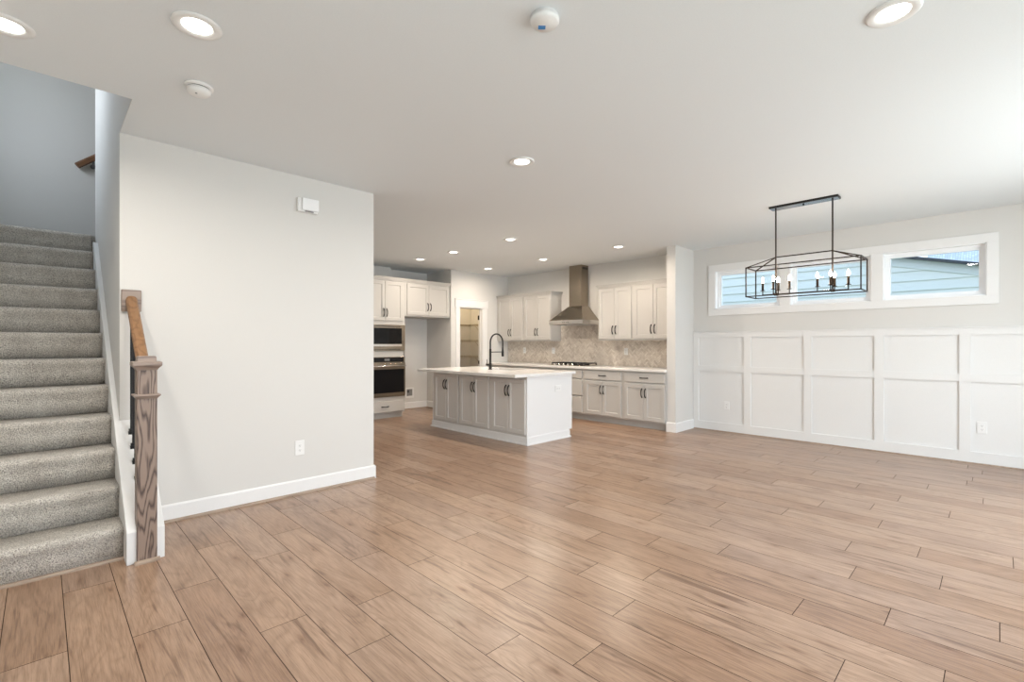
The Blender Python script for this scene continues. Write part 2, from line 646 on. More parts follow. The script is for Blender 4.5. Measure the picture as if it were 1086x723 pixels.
mb = MB()
xs = [XB - 0.12] + [v for ab in DOORS for v in ab] + [XF + T]
for a, b in zip(xs[::2], xs[1::2]):
    mb.box(a, b, YR - 0.12, YR, 0, 2.46)
mb.box(XB - 0.12, XF + T, YR - 0.12, YR, 2.46, H)
struct('wall_right', mb, M['wall'], 'wall on the right with two glazed patio doors', 'wall')
for i, (a, b) in enumerate(DOORS):
    mb = MB()
    for x in (a, (a + b) / 2 - 0.03, b - 0.06):
        mb.box(x, x + 0.06, YR - 0.09, YR - 0.03, 0.06, 2.40)
    mb.box(a, b, YR - 0.09, YR - 0.03, 0, 0.06)
    mb.box(a, b, YR - 0.09, YR - 0.03, 2.40, 2.46)
    d = struct('door_%d' % (i + 2), mb, M['vinyl'], 'white framed glazed patio door in the right wall' + (', nearer the camera' if i == 0 else ', by the dining area'), 'door')
    MB().box(a + 0.06, b - 0.06, YR - 0.064, YR - 0.058, 0.06, 2.40).build('glass', M['glass'], d)
mb = MB()
for y in (-0.3, 1.15):
    mb.box(XB - 0.09, XB - 0.04, y, y + 0.05, 0.65, 2.25)
for z in (0.65, 2.2):
    mb.box(XB - 0.09, XB - 0.04, -0.25, 1.15, z, z + 0.05)
d = struct('window_4', mb, M['vinyl'], 'white framed window behind the camera in the left wall', 'window')
MB().box(XB - 0.068, XB - 0.062, -0.25, 1.15, 0.7, 2.2).build('glass', M['glass'], d)
mb = MB()
for y in (5.3, 6.55):
    mb.box(XB - 0.09, XB - 0.04, y, y + 0.05, 3.25, 4.55)
for z in (3.25, 4.5):
    mb.box(XB - 0.09, XB - 0.04, 5.35, 6.55, z, z + 0.05)
d = struct('window_5', mb, M['vinyl'], 'white framed window high on the stair landing', 'window')
MB().box(XB - 0.068, XB - 0.062, 5.35, 6.55, 3.3, 4.5).build('glass', M['glass'], d)

mb = MB()
mb.box(2.291, 4.72, 8.06, 8.18, 0, H)
mb.box(4.60, 4.72, 8.18, 8.37, 0, H)
mb.box(4.72, 5.666, 8.25, 8.37, 0, H)
struct('wall_kitchen_back', mb, M['wall'], 'kitchen wall behind the oven cabinet and refrigerator alcove', 'wall')

PX0, PX1, PZ = 5.867, 6.481, 2.033
XA = 5.666
mb = MB()
mb.box(XA, PX0, YP, YP + 0.115, 0, H)
mb.box(PX1, XF, YP, YP + 0.115, 0, H)
mb.box(PX0, PX1, YP, YP + 0.115, PZ, H)
mb.box(XA, XA + 0.115, YP + 0.115, 8.8, 0, H)
mb.box(XA + 0.115, XF, 8.7, 8.8, 0, H)
struct('wall_pantry', mb, M['wall'], 'wall with the pantry doorway at the back of the kitchen', 'wall')


# ------------------------------------------------------------------ baseboards
def baseboard(name, runs, label, h=0.125, shoe=True):
    """runs: (axis, fixed, a, b, sign) sign = direction the board projects"""
    mb = MB()
    ms = MB()
    t = 0.015
    for ax, f, a, b_, sg in runs:
        prof = [(f, 0.0), (f + sg * t, 0.0), (f + sg * t, h - 0.012), (f + sg * t * 0.55, h), (f, h)]
        sh = [(f + sg * t, 0.0), (f + sg * (t + 0.014), 0.0), (f + sg * (t + 0.013), 0.008), (f + sg * (t + 0.009), 0.014), (f + sg * t, 0.018)]
        mb.prism(prof, ax, a, b_)
        ms.prism(sh, ax, a, b_)
    o = struct(name, mb, M['trim'], label, 'baseboard')
    if shoe:
        ms.build('shoe_molding', M['shoe'], o)
    return o


# prism outlines: axis x -> (y,z); axis y -> (x,z)
baseboard('baseboard_stair', [('x', YS, 0.537, 2.291, -1), ('y', 2.291, YS - 0.015, 6.8, 1)], 'white baseboard along the plain wall right of the stairs')
baseboard('baseboard_wing', [('x', 3.305, XW, XF - 0.025, -1), ('y', XW, 3.29, 3.445, -1)], 'white baseboard around the short wing wall', 0.14, False)
baseboard('baseboard_alcove', [('x', 8.25, 4.74, XA, -1), ('y', XA, 7.56, 8.235, -1)], 'white baseboard inside the refrigerator alcove', 0.14)
baseboard('baseboard_pantry', [('x', YP, XA, 5.765, -1), ('x', YP, 6.60, 6.62, -1)], 'white baseboard beside the pantry door casing', 0.14)

# ------------------------------------------------------------------ wainscot on the dining wall
mb = MB()
t = 0.024
Y0, Y1 = YR, 3.30
mb.box(XF - 0.004, XF, Y0, Y1, 0, 1.482)                   # panel skin
mb.box(XF - t, XF - 0.003, Y0, Y1, 1.395, 1.470)           # top rail
mb.box(XF - t, XF - 0.003, Y0, Y1, 0.885, 0.970)           # middle rail
mb.box(XF - t, XF - 0.003, Y0, Y1, 0.0, 0.130)             # bottom board
mb.box(XF - t - 0.010, XF - 0.003, Y0, Y1, 1.470, 1.482)   # cap
for a, b in ((3.218, 3.30), (2.464, 2.554), (1.708, 1.798), (0.956, 1.046), (0.205, 0.295), (-0.546, -0.456), (-1.297, -1.207)):
    mb.box(XF - t, XF - 0.003, a, b, 0.13, 0.885)
    mb.box(XF - t, XF - 0.003, a, b, 0.97, 1.395)
wn = struct('trim_1', mb, M['wains'], 'white board and batten wainscot along the dining wall', 'wainscot')
MB().prism([(XF - t, 0), (XF - t - 0.012, 0), (XF - t - 0.010, 0.008), (XF - t, 0.014)], 'y', Y0, 3.29).build('shoe_molding', M['shoe'], wn)

# ------------------------------------------------------------------ high windows
mb = MB()
t = 0.02
OZ0, OZ1, OY0, OY1 = 1.722, 2.477, -0.011, 3.065
mb.box(XF - t, XF, OY0, OY1, WZ1, OZ1)
mb.box(XF - t, XF, OY0, OY1, OZ0, WZ0)
ys = [OY0] + [v for a, b in sorted(WIN) for v in (a, b)] + [OY1]
for a, b in zip(ys[::2], ys[1::2]):
    mb.box(XF - t, XF, a, b, WZ0, WZ1)
struct('trim_2', mb, M['trim'], 'wide flat white casing joining the three high windows', 'window casing', bevel=0.002)
place = ['beside the wing wall', 'in the middle of the row behind the chandelier', 'farthest from the kitchen, with the gable edge beyond']
for i, (a, b) in enumerate(WIN):
    mb = MB()
    # jamb liner and vinyl frame
    fx0, fx1 = XF + 0.055, XF + 0.115
    mb.box(XF - 0.012, fx1, a, a + 0.010, WZ0, WZ1)
    mb.box(XF - 0.012, fx1, b - 0.010, b, WZ0, WZ1)
    mb.box(XF - 0.012, fx1, a, b, WZ1 - 0.010, WZ1)
    mb.box(XF - 0.012, fx1, a, b, WZ0, WZ0 + 0.010)
    for (p, q, r_, s_) in ((a, a + 0.045, WZ0, WZ1), (b - 0.045, b, WZ0, WZ1), (a + 0.045, b - 0.045, WZ0, WZ0 + 0.045), (a + 0.045, b - 0.045, WZ1 - 0.045, WZ1)):
        mb.box(fx0, fx1, p, q, r_, s_)
    e = 0.062
    for (p, q, r_, s_) in ((a + .045, a + e, WZ0 + .045, WZ1 - .045), (b - e, b - .045, WZ0 + .045, WZ1 - .045), (a + e, b - e, WZ0 + .045, WZ0 + e), (a + e, b - e, WZ1 - e, WZ1 - .045)):
        mb.box(fx0 + 0.015, fx1, p, q, r_, s_)
    wdw = struct('window_%d' % (i + 1), mb, M['vinyl'], 'small high white window ' + place[i], 'window')
    MB().box(XF + 0.088, XF + 0.094, a + e, b - e, WZ0 + e, WZ1 - e).build('glass', M['glass'], wdw)

# ------------------------------------------------------------------ pantry doorway
mb = MB()
cw = 0.094
mb.box(PX0 - cw, PX0, YP - 0.018, YP, 0, PZ)
mb.box(PX1, PX1 + cw + 0.012, YP - 0.018, YP, 0, PZ)
mb.box(PX0 - cw - 0.018, PX1 + cw + 0.03, YP - 0.026, YP, PZ, PZ + 0.145)
mb.box(PX0 - cw - 0.026, PX1 + cw + 0.038, YP - 0.034, YP, PZ + 0.145, PZ + 0.158)
mb.box(PX0 - 0.001, PX0 + 0.018, YP - 0.01, YP + 0.12, 0, PZ)
mb.box(PX1 - 0.018, PX1 + 0.001, YP - 0.01, YP + 0.12, 0, PZ)
mb.box(PX0, PX1, YP - 0.01, YP + 0.12, PZ - 0.018, PZ + 0.001)
mb.box(PX1 - 0.03, PX1 - 0.018, YP + 0.04, YP + 0.075, 0, PZ - 0.018)
mb.box(PX0 + 0.018, PX0 + 0.03, YP + 0.04, YP + 0.075, 0, PZ - 0.018)
d1 = struct('door_1', mb, M['trim'], 'open pantry doorway with white craftsman casing and wide header', 'doorway', bevel=0.002)
MB().box(PX1 - 0.022, PX1 - 0.017, YP + 0.078, YP + 0.115, 0.89, 0.955).build('strike_plate', M['black'], d1, label='small black strike plate')
mb = MB()
mb.box(PX1 - 0.022, PX1 - 0.017, YP + 0.085, YP + 0.118, 1.80, 1.89)
mb.tube([(PX1 - 0.024, YP + 0.122, 1.80), (PX1 - 0.024, YP + 0.122, 1.89)], 0.006)
mb.build('hinge', M['black'], d1, label='small black hinge leaf')


# pantry shelves: one wire shelf per level on the right and back walls
def wire_shelf(z, label):
    root = thing('wire_shelf', (XF, 8.7, z), label, 'shelf', 'wire shelves in the pantry')
    mb = MB()
    r = 0.0055
    x0, yb, d = XA + 0.13, 8.695, 0.305
    xr = XF - 0.004
    # back run, then the run along the right wall
    for yy in (yb, yb - d):
        mb.tube([(x0, yy, z), (xr, yy, z)], r, 5)
    mb.tube([(x0, yb - d - 0.002, z - 0.03), (xr - d, yb - d - 0.002, z - 0.03)], r, 5)
    k = x0 + 0.02
    while k < xr - 0.01:
        mb.tube([(k, yb, z), (k, yb - d, z), (k, yb - d - 0.002, z - 0.03)], 0.0028, 4)
        k += 0.026
    ya = 7.58
    for xx in (xr, xr - d):
        mb.tube([(xx, ya, z), (xx, yb - d, z)], r, 5)
    mb.tube([(xr - d - 0.002, ya, z - 0.03), (xr - d - 0.002, yb - d, z - 0.03)], r, 5)
    k = ya + 0.02
    while k < yb - d - 0.01:
        mb.tube([(xr, k, z), (xr - d, k, z), (xr - d - 0.002, k, z - 0.03)], 0.0028, 4)
        k += 0.026
    mb.build('wire_grid', M['wire'], root)
    for y in (7.75, 8.18):
        m2 = MB().tube([(xr - d, y, z - 0.03), (xr - 0.004, y, z - 0.30)], 0.0055, 6)
        m2.build('brace', M['wire'], root)
    m2 = MB().tube([(6.35, yb - d, z - 0.03), (6.35, yb - 0.004, z - 0.30)], 0.0055, 6)
    m2.build('brace', M['wire'], root)


for z, l in ((1.735, 'topmost white wire shelf visible through the pantry doorway'), (1.385, 'second white wire shelf from the top inside the pantry'),
             (1.03, 'third white wire shelf from the top inside the pantry, just above the island'), (0.66, 'lowest white wire shelf inside the pantry, hidden behind the island')):
    wire_shelf(z, l)

# ------------------------------------------------------------------ stairs
RS, GO, NY = 0.1972, 0.2327, 3.684
XE = 0.354
st = thing('staircase', (XE, NY, 0), 'grey carpeted staircase rising on the left to a landing', 'stairs')
for i in range(12):
    y, z0, z1 = NY + i * GO, i * RS, (i + 1) * RS
    yb = y + GO + 0.03 if i < 11 else 7.198
    pr = [(y + 0.012, z0 + (0.0 if i else 0.008)), (y + 0.008, z0 + 0.09), (y - 0.002, z1 - 0.062), (y - 0.012, z1 - 0.042), (y - 0.014, z1 - 0.026),
          (y - 0.009, z1 - 0.011), (y + 0.003, z1 - 0.003), (y + 0.02, z1), (yb, z1 - 0.002), (yb, z0)]
    mb = MB().prism(pr, 'x', XB + 0.012, XE)
    # split across the width so the pile can waver
    for k in range(1, 24):
        xx = XB + (XE - XB) * k / 24
        bmesh.ops.bisect_plane(mb.bm, geom=mb.bm.verts[:] + mb.bm.edges[:] + mb.bm.faces[:], plane_co=(xx, 0, 0), plane_no=(1, 0, 0))
    rr = random.Random(i)
    for vv in mb.bm.verts:
        if z0 + 0.05 < vv.co.z < z1 + 0.01 and vv.co.y < y + 0.1:
            vv.co.y += rr.uniform(-0.0022, 0.0022)
            vv.co.z += rr.uniform(-0.0016, 0.0016)
    o = mb.build('step', M['carpet'], st)
    for p in o.data.polygons:
        p.use_smooth = True
    md = o.modifiers.new('sub', 'SUBSURF')
    md.levels = md.render_levels = 0
# landing slab and first step of the upper flight, which turns right out of sight
mb = MB().box(XE + 0.002, 2.29, 6.305, 7.19, 12 * RS - 0.2, 12 * RS - 0.001)
x, z1 = 0.46, 13 * RS
pr = [(x + 0.008, z1 - RS - 0.01), (x + 0.006, z1 - RS + 0.09), (x - 0.010, z1 - 0.045), (x - 0.012, z1 - 0.022), (x - 0.004, z1 - 0.006), (x + 0.02, z1), (2.29, z1 - 0.002), (2.29, z1 - RS - 0.01)]
mb.prism(pr, 'y', 6.305, 7.19)
struct('floor_landing', mb, M['carpet'], 'grey carpeted landing turning right at the top of the stairs', 'landing')
mb = MB().prism([(NY - 0.012, 0.0), (NY + 0.011, 0.0), (NY + 0.011, 0.016), (NY - 0.003, 0.014), (NY - 0.010, 0.008)], 'x', XB + 0.012, XE)
mb.build('shoe_molding', M['shoe'], st, label='thin tan wood strip at foot of first step')

# low white kerb under the railing, then the skirt board up the wall
CX0, CX1, CY = 0.354, 0.536, 3.548
sl = RS / GO
mb = MB().prism([(CY, 0), (CY, 0.188), (YS - 0.0005, 0.188 + (YS - CY) * sl), (YS - 0.0005, 0)], 'x', CX0, CX1)
curb = tag(mb.build('trim_3', M['trim'], None, (CX0, CY, 0), bevel=0.003), 'low white sloping kerb under the stair railing', 'stair kerb', None, 'structure')
zt = lambda y: (y - NY) * sl + RS + 0.105
zb = lambda y: (y - NY) * sl - 0.1
mb = MB().prism([(YS, zb(YS)), (YS, zt(YS)), (5.98, zt(5.98)), (6.08, zt(5.98) + 0.02), (6.08, zb(6.08))], 'x', XE, XS)
tag(mb.build('trim_4', M['trim'], None, (XE, YS, 0.5), bevel=0.002), 'white skirt board running up the wall beside the stairs', 'skirt board', None, 'structure')

# railing
NX0, NX1, NYF = 0.400, 0.497, 3.530
nyb = NYF + 0.094
rl = thing('stair_railing', (0.448, NYF + 0.047, 0), 'oak newel post, sloping handrail and black balusters at foot of stairs', 'railing')
mb = MB().box(NX0, NX1, NYF, nyb, 0.0, 1.15)
post = mb.build('newel_post', M['newel'], rl, bevel=0.003, label='square grey-brown stained oak post with wavy grain')
cx, cy = (NX0 + NX1) / 2, (NYF + nyb) / 2


def sqstack(mb, prof):
    """square-section moulding: (half width, z)"""
    rings = []
    for hw, z in prof:
        rings.append([mb.bm.verts.new((cx + a * hw, cy + b_ * hw, z)) for a, b_ in ((-1, -1), (1, -1), (1, 1), (-1, 1))])
    for A, B in zip(rings, rings[1:]):
        for k in range(4):
            mb.bm.faces.new((A[k], A[(k + 1) % 4], B[(k + 1) % 4], B[k]))
    mb.bm.faces.new(rings[0][::-1])
    mb.bm.faces.new(rings[-1])
    return mb


sqstack(MB(), [(0.0485, 1.135), (0.056, 1.148), (0.066, 1.158), (0.070, 1.164), (0.070, 1.183), (0.060, 1.187), (0.046, 1.187), (0.044, 1.214), (0.038, 1.219)]).build('cap', M['cap'], post)
sqstack(MB(), [(0.0485, 0.966), (0.054, 0.974), (0.064, 0.984), (0.064, 0.991), (0.0485, 0.995)]).build('collar', M['cap'], post)
MB().prism([(NYF, 0), (NYF - 0.018, 0), (NYF - 0.017, 0.010), (NYF - 0.010, 0.017), (NYF, 0.02)], 'x', NX0 - 0.012, NX1 + 0.012).build('base_shoe', M['shoe'], post, label='light tan wood strip at foot of post')
# handrail profile swept from wall to post
RXC, RZ0, RZ1 = 0.448, 1.115, 1.588
hp = [(-0.030, 0.0), (-0.033, 0.018), (-0.030, 0.040), (-0.020, 0.052), (0.0, 0.056), (0.020, 0.052), (0.030, 0.040), (0.033, 0.018), (0.030, 0.0), (0.02, -0.012), (-0.02, -0.012)]
mb = MB()
A = [mb.bm.verts.new((RXC + a, YS - 0.022, RZ1 - 0.02 + z)) for a, z in hp]
B = [mb.bm.verts.new((RXC + a, nyb, RZ0 + z - 0.02)) for a, z in hp]
mb.bm.faces.new(A)
mb.bm.faces.new(B[::-1])
for k in range(len(hp)):
    mb.bm.faces.new((A[k], B[k], B[(k + 1) % len(hp)], A[(k + 1) % len(hp)]))
mb.build('handrail', M['rail'], rl, label='sloping honey oak handrail')
mb = MB().box(0.392, 0.503, YS - 0.022, YS, 1.515, 1.667)
mb.build('rosette', M['cap'], rl, bevel=0.006, label='square oak block against the wall')
for k in range(5):
    by = 3.751 + k * 0.098
    zc = 0.188 + (by - CY) * sl
    zr = RZ0 - 0.02 + (RZ1 - RZ0) * (by - nyb) / (YS - 0.022 - nyb) - 0.005
    q = MB().box(0.433, 0.447, by - 0.007, by + 0.007, zc - 0.005, zr).build('baluster', M['iron'], rl)
    mbs = MB()
    mbs.box(0.426, 0.454, by - 0.014, by + 0.014, zc - 0.012, zc + 0.022)
    mbs.box(0.422, 0.458, by - 0.018, by + 0.018, zc - 0.016, zc + 0.006)
    mbs.build('shoe', M['iron'], q)

# upper wall rail seen on the back wall of the landing
wr = thing('wall_handrail', (0.30, 7.15, 3.2), 'short piece of dark oak wall handrail above the landing', 'handrail')
mb = MB()
p0, p1 = Vector((0.285, 7.14, 3.263)), Vector((1.2, 7.14, 4.05))
d = (p1 - p0).normalized()
up = Vector((0, 1, 0)).cross(d) * -1
prof = [(-0.022, -0.03), (-0.03, 0.0), (-0.022, 0.03), (0.012, 0.034), (0.03, 0.02), (0.03, -0.02), (0.012, -0.034)]
A = [mb.bm.verts.new(p0 + Vector((0, b_, 0)) + up * a) for a, b_ in prof]
B = [mb.bm.verts.new(p1 + Vector((0, b_, 0)) + up * a) for a, b_ in prof]
mb.bm.faces.new(A)
mb.bm.faces.new(B[::-1])
for k in range(len(prof)):
    mb.bm.faces.new((A[k], B[k], B[(k + 1) % len(prof)], A[(k + 1) % len(prof)]))
mb.build('rail', M['rail_dark'], wr)
mb = MB().tube([(0.42, 7.2, 3.30), (0.42, 7.165, 3.30), (0.42, 7.145, 3.315), (0.42, 7.14, 3.35)], 0.008)
mb.tube([(0.42, 7.2, 3.30), (0.42, 7.192, 3.30)], 0.025, 16)
mb.build('bracket', M['grey'], wr)


# ------------------------------------------------------------------ cabinet helpers
class Face:
    """maps (u along the front, outward distance, z) to the world"""

    def __init__(s, facing, plane):
        s.f, s.p = facing, plane

    def pt(s, u, o, z):
        return (s.p - o, u, z) if s.f == '-x' else (u, s.p - o, z)

    def box(s, mb, u0, u1, o0, o1, z0, z1):
        a, b_ = s.pt(u0, o0, z0), s.pt(u1, o1, z1)
        mb.box(min(a[0], b_[0]), max(a[0], b_[0]), min(a[1], b_[1]), max(a[1], b_[1]), z0, z1)


DT = 0.020


def shaker(F, u0, u1, z0, z1, fw=0.056, rec=0.011, ch=0.006):
    """a door slab with a sunk centre panel, one continuous mesh"""
    mb = MB()
    e = 0.003

    def ring(i, o):
        return [mb.bm.verts.new(F.pt(u, o, z)) for u, z in ((u0 + i, z0 + i), (u1 - i, z0 + i), (u1 - i, z1 - i), (u0 + i, z1 - i))]
    rs = [ring(0, 0.0005), ring(0, DT - e), ring(e, DT), ring(fw, DT), ring(fw + ch, DT - rec)]
    for A, B in zip(rs, rs[1:]):
        for k in range(4):
            mb.bm.faces.new((A[k], A[(k + 1) % 4], B[(k + 1) % 4], B[k]))
    mb.bm.faces.new(rs[-1])
    mb.bm.faces.new(rs[0][::-1])
    return mb


def slab(F, u0, u1, z0, z1):
    mb = MB()
    e = 0.004

    def ring(i, o):
        return [mb.bm.verts.new(F.pt(u, o, z)) for u, z in ((u0 + i, z0 + i), (u1 - i, z0 + i), (u1 - i, z1 - i), (u0 + i, z1 - i))]
    rs = [ring(0, 0.0005), ring(0, DT - e), ring(e, DT)]
    for A, B in zip(rs, rs[1:]):
        for k in range(4):
            mb.bm.faces.new((A[k], A[(k + 1) % 4], B[(k + 1) % 4], B[k]))
    mb.bm.faces.new(rs[-1])
    mb.bm.faces.new(rs[0][::-1])
    return mb


def pull(F, u, z, L=0.135, vertical=True, o=DT):
    """arched black pull"""
    mb = MB()
    pts, rr = [], []
    for k in range(11):
        tt = k / 10
        q = (tt - 0.5) * L
        out_ = o + 0.004 + 0.028 * math.sin(math.pi * tt) ** 0.6
        pts.append(F.pt(u, out_, z + q) if vertical else F.pt(u + q, out_, z))
        rr.append(0.0066 + 0.0024 * abs(tt - 0.5) * 2)
    mb.tube(pts, rr, 8)
    for q in (-0.5, 0.5):
        qq = q * L
        a = F.pt(u, o - 0.001, z + qq) if vertical else F.pt(u + qq, o - 0.001, z)
        b_ = F.pt(u, o + 0.006, z + qq) if vertical else F.pt(u + qq, o + 0.006, z)
        mb.tube([a, b_], 0.0085, 8)
    return mb


def pair(root, F, u0, u1, z0, z1, mat, hz, gap=0.004, fw=0.056, hoff=0.030):
    um = (u0 + u1) / 2
    for a, b_, hu in ((u0, um - gap / 2, um - hoff), (um + gap / 2, u1, um + hoff)):
        dr = shaker(F, a, b_, z0, z1, fw).build('door', mat, root)
        pull(F, hu, hz).build('handle', M['black'], dr)


def drawer(root, F, u0, u1, z0, z1, mat):
    dr = slab(F, u0, u1, z0, z1).build('drawer', mat, root)
    pull(F, (u0 + u1) / 2, (z0 + z1) / 2 + 0.002, vertical=False).build('handle', M['black'], dr)


# ------------------------------------------------------------------ base cabinets under the range wall
FB = Face('-x', 6.59)
CABB = XF - 0.001


def base_cab(u0, u1, label, drawers=False, du=None):
    root = thing('base_cabinet', (6.59, (u0 + u1) / 2, 0), label, 'cabinet', 'base cabinets on the range wall')
    mb = MB().box(6.59, CABB, u0, u1, 0.105, 0.874)
    mb.box(6.665, CABB, u0, u1, 0, 0.105)
    mb.build('body', M['cab'], root)
    a, b_ = du or (u0 + 0.03, u1 - 0.03)
    if drawers:
        for z0, z1 in ((0.712, 0.845), (0.422, 0.694), (0.128, 0.402)):
            drawer(root, FB, a, b_, z0, z1, M['cab'])
    else:
        drawer(root, FB, a, b_, 0.708, 0.845, M['cab'])
        pair(root, FB, a, b_, 0.128, 0.682, M['cab'], 0.545)
    return root


base_cab(3.445, 4.172, 'grey base cabinet at the end of the range wall beside the wing wall', du=(3.454, 4.142))
base_cab(4.173, 4.944, 'grey base cabinet with drawer over two doors, second from the wing wall', du=(4.206, 4.914))
base_cab(4.945, 5.925, 'grey drawer base cabinet under the cooktop, mostly behind the island', True, (4.976, 5.895))
base_cab(5.926, 6.68, 'grey base cabinet between cooktop and pantry wall, hidden behind the island')
base_cab(6.681, 7.435, 'grey corner base cabinet touching the pantry wall, hidden behind the island')
mb = MB().box(6.551, XF, 3.4435, 7.4365, 0.875, 0.914)
tag(mb.build('countertop', M['quartz'], None, (6.88, 5.44, 0.875), bevel=0.004), 'long white quartz countertop along the range wall', 'countertop')

# backsplash: herringbone stone tiles, one surface
mb = MB()
bm = mb.bm
lay = bm.loops.layers.float_color.new('tile')
rt = random.Random(5)
tl, tw = 0.084, 0.028
ratio = 3
c45 = math.sqrt(0.5)


def htile(x, y, wx, wy):
    g = 0.0009
    pts = [(x + g, y + g), (x + wx - g, y + g), (x + wx - g, y + wy - g), (x + g, y + wy - g)]
    Q = [((p - q) * c45, (p + q) * c45) for p, q in pts]
    if max(q[0] for q in Q) < 3.40 or min(q[0] for q in Q) > 7.45 or max(q[1] for q in Q) < 0.90 or min(q[1] for q in Q) > 1.68:
        return
    f = bm.faces.new([bm.verts.new((XF - 0.0085, q[0], q[1])) for q in Q])
    c = (rt.random() ** 0.8, rt.random(), rt.random(), 1)
    for L in f.loops:
        L[lay] = c


for i in range(60, 260):
    for j in range(-260, 40):
        # herringbone lattice: horizontal tile then vertical tile on a staircase
        if (i - j) % (2 * ratio) == 0:
            htile(i * tw, j * tw, tl, tw)
        if (i - j) % (2 * ratio) == ratio:
            pass
        if (i - j - 2 * ratio + 1) % (2 * ratio) == 0:
            htile(i * tw, (j) * tw, tw, tl)
for co, no in (((0, 3.4425, 0), (0, -1, 0)), ((0, YP - 0.0005, 0), (0, 1, 0)), ((0, 0, 0.9145), (0, 0, -1)), ((0, 0, 1.645), (0, 0, 1))):
    bmesh.ops.bisect_plane(bm, geom=bm.verts[:] + bm.edges[:] + bm.faces[:], plane_co=co, plane_no=no, clear_outer=True)
bs = tag(mb.build('backsplash', M['tile'], None, (XF - 0.004, 5.4, 0.914)), 'beige stone herringbone tile backsplash behind the cooktop', 'backsplash', None, 'structure')
MB().box(XF - 0.0078, XF, 3.4425, YP - 0.0005, 0.9145, 1.645).build('grout', M['grout'], bs)

# ------------------------------------------------------------------ upper cabinets
FU = Face('-x', 6.89)


def crown(root, F, u0, u1, z0, depth, r0, r1, back):
    """small stepped crown on the front edge with optional returns at the ends"""
    mb = MB()
    for za, zb_, pr in ((z0, z0 + 0.022, 0.012), (z0 + 0.022, z0 + 0.045, 0.026), (z0 + 0.045, z0 + 0.058, 0.040)):
        F.box(mb, u0 - (pr if r0 else 0), u1 + (pr if r1 else 0), back, pr, za, zb_)
    return mb.build('crown', M['cab'], root)


def upper_cab(u0, u1, du, label, r0=False, r1=False):
    root = thing('upper_cabinet', (6.89, (u0 + u1) / 2, 1.375), label, 'cabinet', 'upper cabinets on the range wall')
    mb = MB().box(6.89, CABB, u0, u1, 1.372, 2.247)
    mb.box(6.89, CABB, u0, u0 + 0.018, 1.358, 1.372)
    mb.box(6.89, CABB, u1 - 0.018, u1, 1.358, 1.372)
    mb.box(6.89, 6.91, u0 + 0.018, u1 - 0.018, 1.358, 1.372)
    mb.build('body', M['cab'], root)
    pair(root, FU, du[0], du[1], 1.388, 2.238, M['cab'], 1.535)
    crown(root, FU, u0, u1, 2.2475, 0.3, r0, r1, -0.315)
    return root


upper_cab(3.445, 4.182, (3.455, 4.162), 'grey upper cabinet beside the wing wall, right of the range hood')
upper_cab(4.183, 4.85, (4.204, 4.84), 'grey upper cabinet immediately right of the range hood', r1=True)
upper_cab(5.946, 6.642, (5.96, 6.622), 'grey upper cabinet immediately left of the range hood', r0=True)
upper_cab(6.643, 7.435, (6.668, 7.395), 'grey upper cabinet in the corner by the pantry wall')

# ------------------------------------------------------------------ range hood
HY, HX = 5.44, 6.70
hd = thing('range_hood', (XF, HY, 1.65), 'stainless steel chimney range hood above the cooktop', 'range hood')
hw, chw = 0.385, 0.140
yb0, yb1, xb = HY - hw, HY + hw, XF - 0.010
mb = MB()
cz = 1.992
xc = 6.985
lo = [(HX, yb0, 1.726), (xb, yb0, 1.726), (xb, yb1, 1.726), (HX, yb1, 1.726)]
hi = [(xc, HY - chw - 0.012, cz), (xb, HY - chw - 0.012, cz), (xb, HY + chw + 0.012, cz), (xc, HY + chw + 0.012, cz)]
A = [mb.bm.verts.new(p) for p in lo]
B = [mb.bm.verts.new(p) for p in hi]
mb.bm.faces.new(A[::-1])
mb.bm.faces.new(B)
for k in range(4):
    mb.bm.faces.new((A[k], A[(k + 1) % 4], B[(k + 1) % 4], B[k]))
cn = mb.build('canopy', M['steel'], hd)
mb = MB()
mb.box(HX, HX + 0.02, yb0, yb1, 1.654, 1.726)
mb.box(HX + 0.02, xb, yb0, yb0 + 0.02, 1.654, 1.726)
mb.box(HX + 0.02, xb, yb1 - 0.02, yb1, 1.654, 1.726)
mb.box(HX + 0.02, xb, yb0 + 0.02, yb1 - 0.02, 1.690, 1.70)
mb.build('lip', M['chrome'], cn, bevel=0.002)
ch = MB().box(xc, xb, HY - chw, HY + chw, cz, H - 0.001).build('chimney', M['steel'], hd, bevel=0.003)
mb = MB()
for k in range(5):
    x = xc + 0.035 + k * 0.034
    mb.box(x, x + 0.022, HY - chw - 0.001, HY - chw + 0.002, 2.665, 2.705)
mb.build('vent_slot', M['dark'], ch)
for k in range(4):
    mb = MB()
    mb.tube([(HX - 0.003, HY - 0.06 + k * 0.04, 1.69), (HX + 0.002, HY - 0.06 + k * 0.04, 1.69)], 0.008, 12)
    mb.build('button', M['dark'], hd)
mb = MB()
for k in range(2):
    mb.box(HX + 0.04, xb - 0.04, HY - 0.35 + k * 0.36, HY - 0.01 + k * 0.36, 1.682, 1.692)
mb.build('filter', M['steel'], hd)

